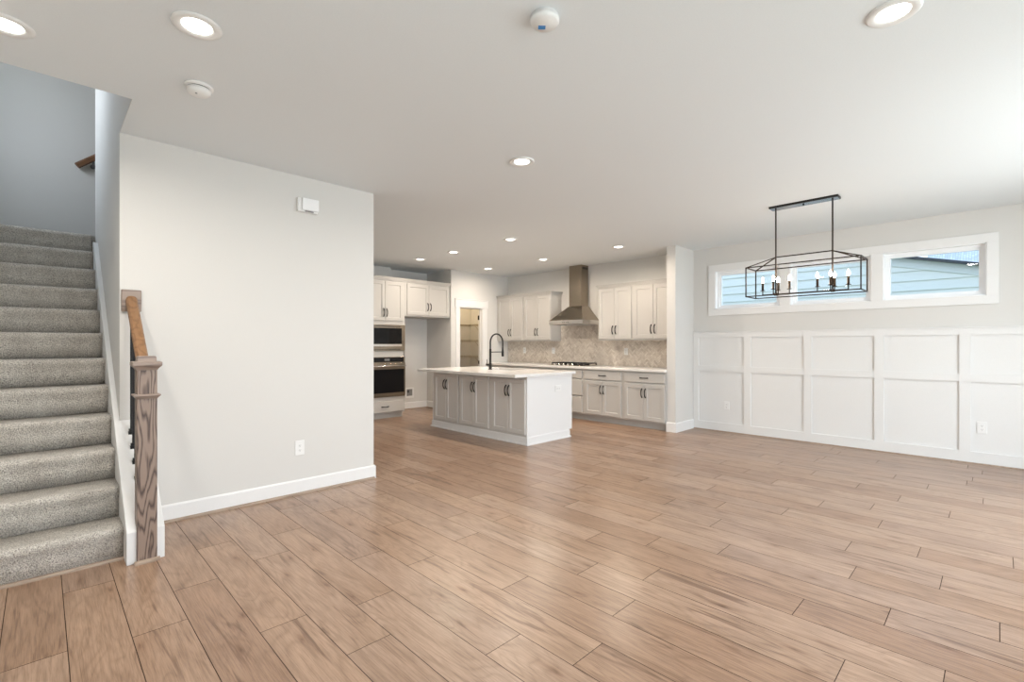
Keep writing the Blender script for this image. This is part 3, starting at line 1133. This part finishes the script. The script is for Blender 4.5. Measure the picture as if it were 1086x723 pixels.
# ------------------------------------------------------------------ cooktop
ck = thing('cooktop', (6.93, HY, 0.914), 'black and steel gas cooktop set in the range wall countertop', 'cooktop')
cy0, cy1, cx0, cx1 = 5.045, 5.835, 6.68, 7.13
MB().box(cx0, cx1, cy0, cy1, 0.9142, 0.922).build('tray', M['steel'], ck, bevel=0.003)
for k in range(5):
    kb = MB().lathe(cx0 + 0.045, HY - 0.20 + k * 0.10 + 0.06, [(0.022, 0.922), (0.022, 0.93), (0.017, 0.934), (0.015, 0.95), (0, 0.952)], 16)
    kb.build('knob', M['chrome'], ck)
for k, (bx, by, br_) in enumerate(((6.83, 5.19, 0.045), (7.03, 5.19, 0.035), (6.94, HY, 0.06), (6.83, 5.69, 0.035), (7.03, 5.69, 0.045))):
    MB().lathe(bx, by, [(br_ * 1.25, 0.922), (br_ * 1.2, 0.930), (br_, 0.931), (br_, 0.940), (0, 0.942)], 20).build('burner', M['iron'], ck)
for k in range(3):
    y0 = cy0 + 0.012 + k * (cy1 - cy0 - 0.024) / 3
    y1 = y0 + (cy1 - cy0 - 0.024) / 3 - 0.006
    x0, x1 = (cx0 + 0.085 if True else cx0), cx1 - 0.015
    mb = MB()
    zt0, zt1 = 0.945, 0.962
    for y in (y0, y1 - 0.014):
        mb.box(x0, x1, y, y + 0.014, zt0, zt1)
    for x in (x0, x1 - 0.014, (x0 + x1) / 2 - 0.007):
        mb.box(x, x + 0.014, y0 + 0.014, y1 - 0.014, zt0, zt1)
    mb.box(x0 + 0.014, x1 - 0.014, (y0 + y1) / 2 - 0.006, (y0 + y1) / 2 + 0.006, zt0, zt1)
    for x in (x0, x1 - 0.014):
        for y in (y0, y1 - 0.014):
            mb.box(x, x + 0.014, y, y + 0.014, 0.922, zt0)
    mb.build('grate', M['iron'], ck)

# ------------------------------------------------------------------ oven tower and refrigerator cabinet
FT = Face('-y', 7.45)
OX0, OX1 = 3.853, 4.641
ot = thing('oven_cabinet', ((OX0 + OX1) / 2, 7.45, 0), 'tall pale grey oven cabinet half hidden behind the plain wall', 'cabinet')
mb = MB()
mb.box(OX0, OX1, 7.475, 8.055, 0.105, 2.408)
mb.box(OX0, OX1, 7.53, 8.055, 0, 0.105)
for a, b_ in ((0.105, 0.375), (1.076, 1.172), (1.637, 2.408)):
    mb.box(OX0, OX1, 7.45, 7.475, a, b_)
mb.box(OX0, OX0 + 0.03, 7.45, 7.475, 0.375, 1.637)
mb.box(OX1 - 0.022, OX1, 7.45, 7.475, 0.375, 1.637)
mb.build('body', M['cab'], ot)
pair(ot, FT, OX0 + 0.03, OX1 - 0.042, 1.705, 2.388, M['cab'], 1.845)
drawer(ot, FT, OX0 + 0.03, OX1 - 0.042, 0.118, 0.305, M['cab'])
crown(ot, FT, OX0, OX1, 2.4085, 0.6, False, False, -0.56)

mw = thing('microwave_oven', ((OX0 + OX1) / 2, 7.45, 1.176), 'stainless built-in microwave above the wall oven', 'microwave')
ax, bx = OX0 + 0.031, OX1 - 0.004
mb = MB()
FM = Face('-y', 7.449)
FM.box(mb, ax, bx, 0.0, 0.022, 1.180, 1.635)
mb.build('trim_kit', M['steel'], mw, bevel=0.003)
mb = MB()
FM.box(mb, ax + 0.05, bx - 0.075, 0.0222, 0.036, 1.300, 1.575)
mdr = mb.build('door', M['bglass'], mw, bevel=0.002)
mb = MB()
FM.box(mb, ax + 0.05, bx - 0.075, 0.0222, 0.040, 1.255, 1.297)
mb.build('handle', M['chrome'], mdr, bevel=0.004)
for za, zb_ in ((1.598, 1.612), (1.202, 1.212)):
    mb = MB()
    FM.box(mb, ax + 0.06, bx - 0.10, 0.0222, 0.025, za, zb_)
    mb.build('vent_slot', M['dark'], mw)

ov = thing('wall_oven', ((OX0 + OX1) / 2, 7.45, 0.385), 'stainless wall oven with black glass door under the microwave', 'oven')
mb = MB()
FM.box(mb, ax, bx, 0.0, 0.018, 0.380, 1.073)
mb.build('frame', M['steel'], ov, bevel=0.003)
mb = MB()
FM.box(mb, ax + 0.004, bx - 0.032, 0.0182, 0.024, 0.985, 1.064)
cp = mb.build('control_panel', M['bglass'], ov)
mb = MB()
FM.box(mb, 4.225, 4.325, 0.0242, 0.025, 1.005, 1.045)
mb.build('display', paint('grey_display', (0.16, 0.16, 0.155), 0.3, 0), cp)
mb = MB()
FM.box(mb, ax + 0.004, bx - 0.006, 0.0182, 0.040, 0.400, 0.968)
odr = mb.build('door', M['steel'], ov, bevel=0.003)
mb = MB()
FM.box(mb, ax + 0.03, bx - 0.032, 0.0402, 0.042, 0.452, 0.860)
mb.build('glass', M['bglass'], odr)
mb = MB()
mb.tube([FM.pt(ax + 0.02, 0.075, 0.918), FM.pt(bx - 0.022, 0.075, 0.918)], 0.013, 12)
for u in (ax + 0.06, bx - 0.06):
    mb.tube([FM.pt(u, 0.038, 0.918), FM.pt(u, 0.075, 0.918)], 0.009, 10)
mb.build('handle', M['chrome'], odr)

RX0, RX1 = 4.642, 5.640
rc = thing('refrigerator_cabinet', ((RX0 + RX1) / 2, 7.45, 1.80), 'pale grey two-door wall cabinet above the empty refrigerator alcove', 'cabinet')
MB().box(RX0, RX1, 7.45, 8.055, 1.800, 2.408).build('body', M['cab'], rc)
pair(rc, FT, 4.686, 5.612, 1.828, 2.388, M['cab'], 1.985)
crown(rc, FT, RX0, RX1, 2.4085, 0.6, False, False, -0.60)

# water box in the alcove
wb = thing('water_supply_box', (5.245, 8.25, 0.33), 'small white recessed water supply box low in the refrigerator alcove', 'supply box')
mb = MB()
F8 = Face('-y', 8.25)
for u0, u1, z0, z1 in ((5.145, 5.345, 0.40, 0.428), (5.145, 5.345, 0.225, 0.265), (5.145, 5.178, 0.265, 0.40), (5.312, 5.345, 0.265, 0.40)):
    F8.box(mb, u0, u1, 0.0005, 0.012, z0, z1)
mb.build('frame', M['plastic'], wb)
mb = MB()
F8.box(mb, 5.178, 5.312, 0.0003, 0.002, 0.265, 0.40)
mb.build('back', M['grey'], wb)
mb = MB().tube([F8.pt(5.215, 0.002, 0.35), F8.pt(5.215, 0.014, 0.35)], 0.017, 12)
mb.tube([F8.pt(5.215, 0.012, 0.35), F8.pt(5.215, 0.012, 0.39)], 0.008, 8)
mb.build('valve', M['dark'], wb)

# ------------------------------------------------------------------ island
IX0, IX1, IY0, IY1 = 4.425, 5.334, 4.215, 6.276
isl = thing('kitchen_island', ((IX0 + IX1) / 2, (IY0 + IY1) / 2, 0), 'grey kitchen island with three pairs of doors and white base', 'kitchen island')
mb = MB()
mb.prism([(IX0, 0), (5.255, 0), (5.255, 0.105), (IX1, 0.105), (IX1, 0.66), (IX0, 0.66)], 'y', IY0 + 0.02, IY1 - 0.02)
mb.box(IX0, 4.86, IY0 + 0.02, IY1 - 0.02, 0.66, 0.875)
mb.box(4.86, IX1, IY0 + 0.02, 4.90, 0.66, 0.875)
mb.box(4.86, IX1, 5.69, IY1 - 0.02, 0.66, 0.875)
mb.box(5.305, IX1, 4.90, 5.69, 0.66, 0.875)
mb.build('body', M['isl'], isl)
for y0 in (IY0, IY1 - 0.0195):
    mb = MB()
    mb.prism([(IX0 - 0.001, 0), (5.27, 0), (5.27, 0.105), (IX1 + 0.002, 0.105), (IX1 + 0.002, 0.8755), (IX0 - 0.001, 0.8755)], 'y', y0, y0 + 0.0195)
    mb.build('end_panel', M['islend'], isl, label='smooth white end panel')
mb = MB()
t = 0.013
for za, zb_, tt in ((0.0, 0.018, 0.030), (0.018, 0.092, t), (0.092, 0.101, t * 0.6)):
    mb.box(IX0 - tt, IX0 - 0.001, IY0 - tt, IY1 + tt, za, zb_)
    mb.box(IX0 - 0.001, 5.272 + tt * 0.5, IY0 - tt, IY0, za, zb_)
    mb.box(IX0 - 0.001, 5.272 + tt * 0.5, IY1, IY1 + tt, za, zb_)
mb.build('base_molding', M['islend'], isl)
FI = Face('-x', IX0 - 0.0005)
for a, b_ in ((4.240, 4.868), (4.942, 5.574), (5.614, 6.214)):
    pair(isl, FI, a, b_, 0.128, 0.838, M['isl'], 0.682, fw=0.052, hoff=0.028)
for y in (4.235, 4.905, 5.594, 6.243):
    pass

ct = MB()
# top slab with a sink cutout
TX0, TX1, TY0, TY1, TZ0, TZ1 = 4.165, 5.372, 4.172, 6.330, 0.876, 0.914
SX0, SX1, SY0, SY1 = 4.885, 5.285, 4.93, 5.66
xs_, ys_ = [TX0, SX0, SX1, TX1], [TY0, SY0, SY1, TY1]
for z, fl in ((TZ0, True), (TZ1, False)):
    gv = [[ct.bm.verts.new((x, y, z)) for y in ys_] for x in xs_]
    for i in range(3):
        for j in range(3):
            if i == 1 and j == 1:
                continue
            ct.bm.faces.new((gv[i][j], gv[i + 1][j], gv[i + 1][j + 1], gv[i][j + 1]))
    if fl:
        lo_ = gv
    else:
        hi_ = gv
for loop in ([(0, 0), (1, 0), (2, 0), (3, 0), (3, 1), (3, 2), (3, 3), (2, 3), (1, 3), (0, 3), (0, 2), (0, 1)], [(1, 1), (2, 1), (2, 2), (1, 2)]):
    for p, q in zip(loop, loop[1:] + loop[:1]):
        ct.bm.faces.new((lo_[p[0]][p[1]], lo_[q[0]][q[1]], hi_[q[0]][q[1]], hi_[p[0]][p[1]]))
tag(ct.build('island_countertop', M['quartz'], None, (4.77, 5.25, TZ0), bevel=0.004), 'white quartz countertop on the kitchen island', 'countertop')

sk = MB()
e = 0.012
bz = 0.70
o_ = [(SX0 - e, SY0 - e), (SX1 + e, SY0 - e), (SX1 + e, SY1 + e), (SX0 - e, SY1 + e)]
i_ = [(SX0 - 0.002, SY0 - 0.002), (SX1 + 0.002, SY0 - 0.002), (SX1 + 0.002, SY1 + 0.002), (SX0 - 0.002, SY1 + 0.002)]
R = [[sk.bm.verts.new((x, y, z)) for x, y in q] for q, z in ((o_, bz - 0.01), (o_, 0.8755), (i_, 0.8755), (i_, bz))]
for A, B in zip(R, R[1:]):
    for k in range(4):
        sk.bm.faces.new((A[k], A[(k + 1) % 4], B[(k + 1) % 4], B[k]))
sk.bm.faces.new(R[0])
sk.bm.faces.new(R[-1])
sko = thing('sink', ((SX0 + SX1) / 2, (SY0 + SY1) / 2, bz), 'undermount sink let into the island countertop behind the faucet', 'sink')
sk.build('basin', M['steel'], sko)
MB().lathe((SX0 + SX1) / 2, (SY0 + SY1) / 2, [(0.045, bz + 0.001), (0.042, bz + 0.004), (0.02, bz + 0.002), (0, bz + 0.002)], 20).build('drain', M['chrome'], sko)

# faucet
FX, FY = 4.815, 5.352
fa = thing('faucet', (FX, FY, TZ1), 'tall black gooseneck pull-down faucet on the island', 'faucet')
mb = MB().lathe(FX, FY, [(0, 0.9142), (0.030, 0.9142), (0.030, 0.922), (0.024, 0.926), (0.022, 0.93), (0.022, 1.005), (0.018, 1.01), (0.0165, 1.02), (0.0165, 1.22), (0.014, 1.225), (0, 1.225)], 20)
body = mb.build('body', M['black'], fa)
R_ = 0.128
pts = [(FX, FY, 1.215)]
zc = 1.322
pts.append((FX, FY, zc))
for k in range(1, 17):
    th = math.pi * k / 16
    pts.append((FX + R_ - R_ * math.cos(th), FY, zc + R_ * math.sin(th)))
pts.append((FX + 2 * R_, FY, 1.235))
MB().tube(pts, 0.0115, 12).build('hose', M['black'], fa)
MB().lathe(FX + 2 * R_, FY, [(0, 1.105), (0.017, 1.105), (0.019, 1.115), (0.019, 1.17), (0.015, 1.20), (0.013, 1.25), (0, 1.25)], 16).build('spray_head', M['black'], fa)
MB().tube([(FX, FY, 1.176), (FX + 2 * R_ - 0.01, FY, 1.176)], 0.006, 8).build('holder_arm', M['black'], fa)
mb = MB().tube([(FX, FY + 0.015, 0.985), (FX, FY + 0.085, 0.985)], 0.014, 12)
mb.tube([(FX, FY + 0.072, 0.985), (FX, FY + 0.078, 1.065)], [0.0055, 0.0045], 8)
mb.build('handle', M['black'], fa)


# ------------------------------------------------------------------ outlets and wall boxes
def outlet(F, u, z, w_, h_, label, cat='outlet', group=None, decor=True):
    p = F.pt(u, 0, z)
    root = thing('wall_outlet', p, label, cat, group)
    mb = MB()
    F.box(mb, u - w_ / 2, u + w_ / 2, 0.0004, 0.007, z - h_ / 2, z + h_ / 2)
    mb.build('cover_plate', M['plastic'], root, bevel=0.0025)
    ks = (-1, 1)
    for k in ks:
        mb = MB()
        hz = w_ > h_
        du_, dz_ = (k * 0.022, 0) if hz else (0, k * 0.020)
        F.box(mb, u + du_ - 0.015, u + du_ + 0.015, 0.0072, 0.0085, z + dz_ - 0.014, z + dz_ + 0.014)
        sck = mb.build('socket', M['plastic'], root, bevel=0.003)
        if decor:
            mb = MB()
            for q in (-0.006, 0.006):
                F.box(mb, u + du_ + q - 0.0012, u + du_ + q + 0.0012, 0.0086, 0.0089, z + dz_ - 0.003, z + dz_ + 0.007)
            F.box(mb, u + du_ - 0.003, u + du_ + 0.003, 0.0086, 0.0089, z + dz_ - 0.010, z + dz_ - 0.005)
            mb.build('slot', M['grey'], sck)
    return root


outlet(Face('-y', YS), 1.592, 0.397, 0.078, 0.125, 'white duplex outlet low on the plain wall right of the stairs', group='duplex outlets')
FW_ = Face('-x', XF - 0.004)
outlet(FW_, 2.80, 0.388, 0.075, 0.12, 'white duplex outlet in the wainscot panel nearest the wing wall', group='duplex outlets')
outlet(FW_, 0.117, 0.396, 0.078, 0.125, 'white duplex outlet in the wainscot panel at the right edge', group='duplex outlets')
outlet(Face('-y', IY0), 5.035, 0.69, 0.125, 0.085, 'white horizontal outlet on the end panel of the island', group='duplex outlets')
FT_ = Face('-x', XF - 0.0085)
for y, l in ((6.93, 'white outlet on the backsplash nearest the pantry wall'), (6.14, 'white outlet on the backsplash left of the cooktop'),
             (4.50, 'white outlet on the backsplash right of the cooktop'), (3.56, 'white outlet on the backsplash touching the wing wall edge')):
    outlet(FT_, y, 1.17, 0.075, 0.12, l, group='backsplash outlets')

db = thing('door_chime', (1.65, YS, 2.49), 'small white rectangular chime box high on the plain wall', 'door chime')
F_ = Face('-y', YS)
mb = MB()
F_.box(mb, 1.565, 1.737, 0.0004, 0.035, 2.432, 2.548)
mb.build('base', M['plastic'], db, bevel=0.004)
mb = MB()
F_.box(mb, 1.598, 1.739, 0.0352, 0.055, 2.446, 2.549)
mb.build('cover', M['vinyl'], db, bevel=0.004)
mb = MB()
F_.box(mb, 1.625, 1.695, 0.0352, 0.045, 2.434, 2.445)
mb.build('grille', M['grey'], db)

# ------------------------------------------------------------------ ceiling devices
sd = thing('smoke_detector', (0.635, 3.160, H), 'white domed smoke detector on the ceiling near the stairs', 'smoke detector')
MB().lathe(0.635, 3.160, [(0, H - 0.0005), (0.070, H - 0.0005), (0.070, H - 0.010), (0.060, H - 0.014), (0, H - 0.014)], 40).build('base', M['plastic'], sd)
MB().lathe(0.635, 3.160, [(0.054, H - 0.014), (0.054, H - 0.020)], 40).build('gap', M['dark'], sd)
MB().lathe(0.635, 3.160, [(0, H - 0.0185), (0.057, H - 0.0185), (0.057, H - 0.036), (0.048, H - 0.047), (0.030, H - 0.052), (0, H - 0.053)], 40).build('cover', M['plastic'], sd)
MB().lathe(0.618, 3.140, [(0.006, H - 0.0495), (0.006, H - 0.054), (0, H - 0.054)], 12).build('button', M['grey'], sd)
sx, sy = 1.594, 1.410
cd = thing('ceiling_alarm', (sx, sy, H), 'round white ceiling alarm with a blue sticker, top centre', 'alarm')
MB().lathe(sx, sy, [(0, H - 0.0005), (0.060, H - 0.0005), (0.060, H - 0.010), (0, H - 0.010)], 40).build('base', M['plastic'], cd)
MB().lathe(sx, sy, [(0, H - 0.0102), (0.064, H - 0.0102), (0.064, H - 0.026), (0.056, H - 0.035), (0, H - 0.037)], 40).build('cover', M['plastic'], cd)
mb = MB()
pc = Vector((sx + 0.004, sy + 0.022, H - 0.0385))
ax_ = Vector((0.71, -0.70, 0))
ay_ = Vector((0.70, 0.71, 0))
q = [pc + ax_ * a + ay_ * b_ for a, b_ in ((-0.016, -0.011), (0.016, -0.011), (0.016, 0.011), (-0.016, 0.011))]
mb.prism([(p.x, p.y) for p in q], 'z', H - 0.0392, H - 0.036)
mb.build('sticker', M['blue'], cd, label='small blue sticker')

LIGHTS = [(-0.115, 3.165, 'white recessed ceiling light cut by the left edge, near the stair opening'),
          (0.508, 2.565, 'white recessed ceiling light beside the smoke detector'),
          (2.660, 0.320, 'white recessed ceiling light at the top right of the ceiling'),
          (2.723, 2.652, 'white recessed ceiling light in the middle of the living ceiling'),
          (4.620, 4.720, 'white recessed ceiling light in front of the hood, nearest the living room'),
          (4.620, 6.000, 'white recessed ceiling light above the far end of the island'),
          (4.600, 6.900, 'white recessed ceiling light nearest the oven cabinet'),
          (6.090, 6.840, 'white recessed ceiling light in front of the pantry doorway'),
          (6.110, 5.445, 'white recessed ceiling light just in front of the hood chimney'),
          (6.116, 3.953, 'white recessed ceiling light nearest the wing wall')]
first = None
for i, (x, y, lab) in enumerate(LIGHTS):
    if first is None:
        first = thing('recessed_light', (x, y, H), lab, 'ceiling light', 'recessed ceiling lights')
        MB().lathe(x, y, [(0.099, H - 0.0005), (0.100, H - 0.004), (0.092, H - 0.011), (0.068, H - 0.009), (0.060, H - 0.0035), (0.059, H - 0.0005), (0.099, H - 0.0005)], 40).build('trim_ring', M['plastic'], first)
        MB().lathe(x, y, [(0.0605, H - 0.0005), (0.0605, H - 0.0040), (0, H - 0.0040)], 40).build('diffuser', M['lamp'], first)
    else:
        copy_tree(first, (x, y, H), lab)
    kitchen = y > 3.6 and x > 3
    ld = bpy.data.lights.new('downlight', 'AREA')
    ld.shape = 'DISK'
    ld.size = 0.14
    ld.energy = (10 if y > 6.8 else 20.5) if kitchen else 16
    ld.color = (1.0, 0.865, 0.72) if kitchen else (1.0, 0.93, 0.84)
    ld.spread = math.radians(170)
    lo = bpy.data.objects.new('downlight', ld)
    C.objects.link(lo)
    lo.location = (x, y, H - 0.013)
pl = bpy.data.lights.new('pantry_light', 'AREA')
pl.shape = 'DISK'
pl.size = 0.2
pl.energy = 15
pl.color = (1.0, 0.76, 0.46)
plo = bpy.data.objects.new('pantry_light', pl)
C.objects.link(plo)
plo.location = (6.45, 8.1, H - 0.02)

# ------------------------------------------------------------------ chandelier
chd = thing('chandelier', (5.55, 1.394, H), 'black open-frame linear chandelier with eight candle lamps over the dining area', 'chandelier')
X0, X1, Y0c, Y1c, Z0, Z1, ZR = 5.40, 5.70, 0.886, 1.898, 1.802, 2.111, 2.212
R0, R1 = 1.139, 1.649
tk = 0.0105
fr = MB()
for z in (Z0, Z1):
    for x in (X0, X1):
        fr.bar((x, Y0c, z), (x, Y1c, z), tk)
    for y in (Y0c, Y1c):
        fr.bar((X0, y, z), (X1, y, z), tk)
for x in (X0, X1):
    for y in (Y0c, Y1c):
        fr.bar((x, y, Z0 - tk / 2), (x, y, Z1 + tk / 2), tk)
fr.bar((5.55, R0, ZR), (5.55, R1, ZR), tk)
for x in (X0, X1):
    fr.bar((x, Y0c, Z1), (5.55, R0, ZR), tk * 0.9)
    fr.bar((x, Y1c, Z1), (5.55, R1, ZR), tk * 0.9)
fr.build('cage', M['bronze'], chd, label='dark open box frame with pitched top')
MB().box(5.487, 5.613, 1.082, 1.700, H - 0.022, H - 0.0005).build('canopy', M['black'], chd, bevel=0.002)
MB().box(5.492, 5.608, 1.087, 1.695, H - 0.0245, H - 0.0222).build('canopy_sheen', M['pale_sheen'], chd, label='pale sheet added for the sheen under the black canopy')  # added pale sheet standing for window light reflected in the dark underside
MB().lathe(5.55, 1.391, [(0.009, H - 0.024), (0.008, H - 0.034), (0, H - 0.036)], 12).build('screw', M['black'], chd)
for y in (R0, R1):
    MB().tube([(5.55, y, 1.815), (5.55, y, H - 0.023)], 0.0075, 10).build('rod', M['bronze'], chd)
fr = MB().bar((5.55, R0 - 0.135, 1.820), (5.55, R1 + 0.135, 1.820), 0.012)
for y in (R0, R1):
    fr.bar((5.55 - 0.085, y, 1.820), (5.55 + 0.085, y, 1.820), 0.011)
    fr.lathe(5.55, y, [(0, 1.806), (0.018, 1.806), (0.018, 1.834), (0, 1.834)], 16)
fr.build('arm', M['bronze'], chd)
for y in (R0, R1):
    for dx, dy in ((0, -0.129), (0, 0.129), (-0.082, 0), (0.082, 0)):
        px_, py_ = 5.55 + dx, y + dy
        cnd = MB().lathe(px_, py_, [(0, 1.815), (0.005, 1.815), (0.005, 1.862), (0.024, 1.866), (0.024, 1.870), (0.0115, 1.872), (0.0115, 1.952), (0, 1.953)], 12).build('candle', M['bronze'], chd)
        MB().lathe(px_, py_, [(0, 1.953), (0.008, 1.955), (0.0135, 1.968), (0.0145, 1.978), (0.011, 1.993), (0.005, 2.008), (0, 2.016)], 12).build('bulb', M['flame'], cnd, label='glowing flame-shaped bulb')

# ------------------------------------------------------------------ outdoors, beyond the high windows
gd = MB().box(-14, 30, -18, 22, -0.5, -0.3)
struct('ground', gd, M['lawn'], 'green ground outside the house', 'ground')
NXW = 11.2
nh = thing('neighbor_house', (NXW, 2.5, -0.3), 'neighbouring house with pale blue lap siding and sloping gable edge', 'house')
mb = MB()
# lap siding: each board a sloped strip; the outline follows the gable
gy = lambda y: 2.545 + (y - 0.226) * 0.2535     # underside of the rake
ex = 0.178
z = -0.3 + 0.066
while z < 4.4:
    yl = max(-1.4, 0.226 + (z - 2.545) / 0.2535)
    if yl < 7.5:
        yl2 = max(-1.4, 0.226 + (z + ex - 2.545) / 0.2535)
        A = [(NXW - 0.022, yl, z), (NXW - 0.022, 9.0, z), (NXW, 9.0, z + ex), (NXW, min(yl2, 8.9), z + ex)]
        mb.poly(A)
        mb.poly([(NXW, yl, z), (NXW, 9.0, z), (NXW - 0.022, 9.0, z), (NXW - 0.022, yl, z)])
    z += ex
mb.build('siding', M['siding'], nh)
mb = MB().prism([(-1.4, gy(-1.4) + 0.02), (9.0, gy(9.0) + 0.02), (9.0, -0.3), (-1.4, -0.3)], 'x', NXW + 0.002, NXW + 3.0)
mb.build('wall', M['siding'], nh)
mb = MB().prism([(-1.6, gy(-1.6) - 0.10), (9.0, gy(9.0) - 0.10), (9.0, gy(9.0) + 0.06), (-1.6, gy(-1.6) + 0.06)], 'x', NXW - 0.035, NXW)
mb.build('rake_board', M['outtrim'], nh)
mb = MB().prism([(-1.7, gy(-1.7) + 0.06), (9.0, gy(9.0) + 0.06), (9.0, gy(9.0) + 0.105), (-1.7, gy(-1.7) + 0.105)], 'x', NXW - 0.16, NXW + 3.2)
mb.build('roof_edge', M['fascia'], nh)
h2 = thing('roof_slope', (14.5, 0.0, 2.4), 'grey shingled roof slope beyond the neighbouring gable edge', 'roof')
mb = MB().prism([(14.6, 2.2), (19.0, 5.2), (19.0, 5.05), (14.6, 2.0)], 'y', -3.5, 1.30)
mb.build('shingles', M['shingle'], h2)
mb = MB().prism([(14.58, 2.2), (14.7, 2.2), (14.7, 2.02), (14.58, 2.02)], 'y', -3.5, 1.30)
mb.build('fascia_board', M['outtrim'], h2)
mb = MB().box(15.0, 18.5, -3.2, 1.1, -0.3, 2.0)
mb.build('wall', M['siding'], h2)
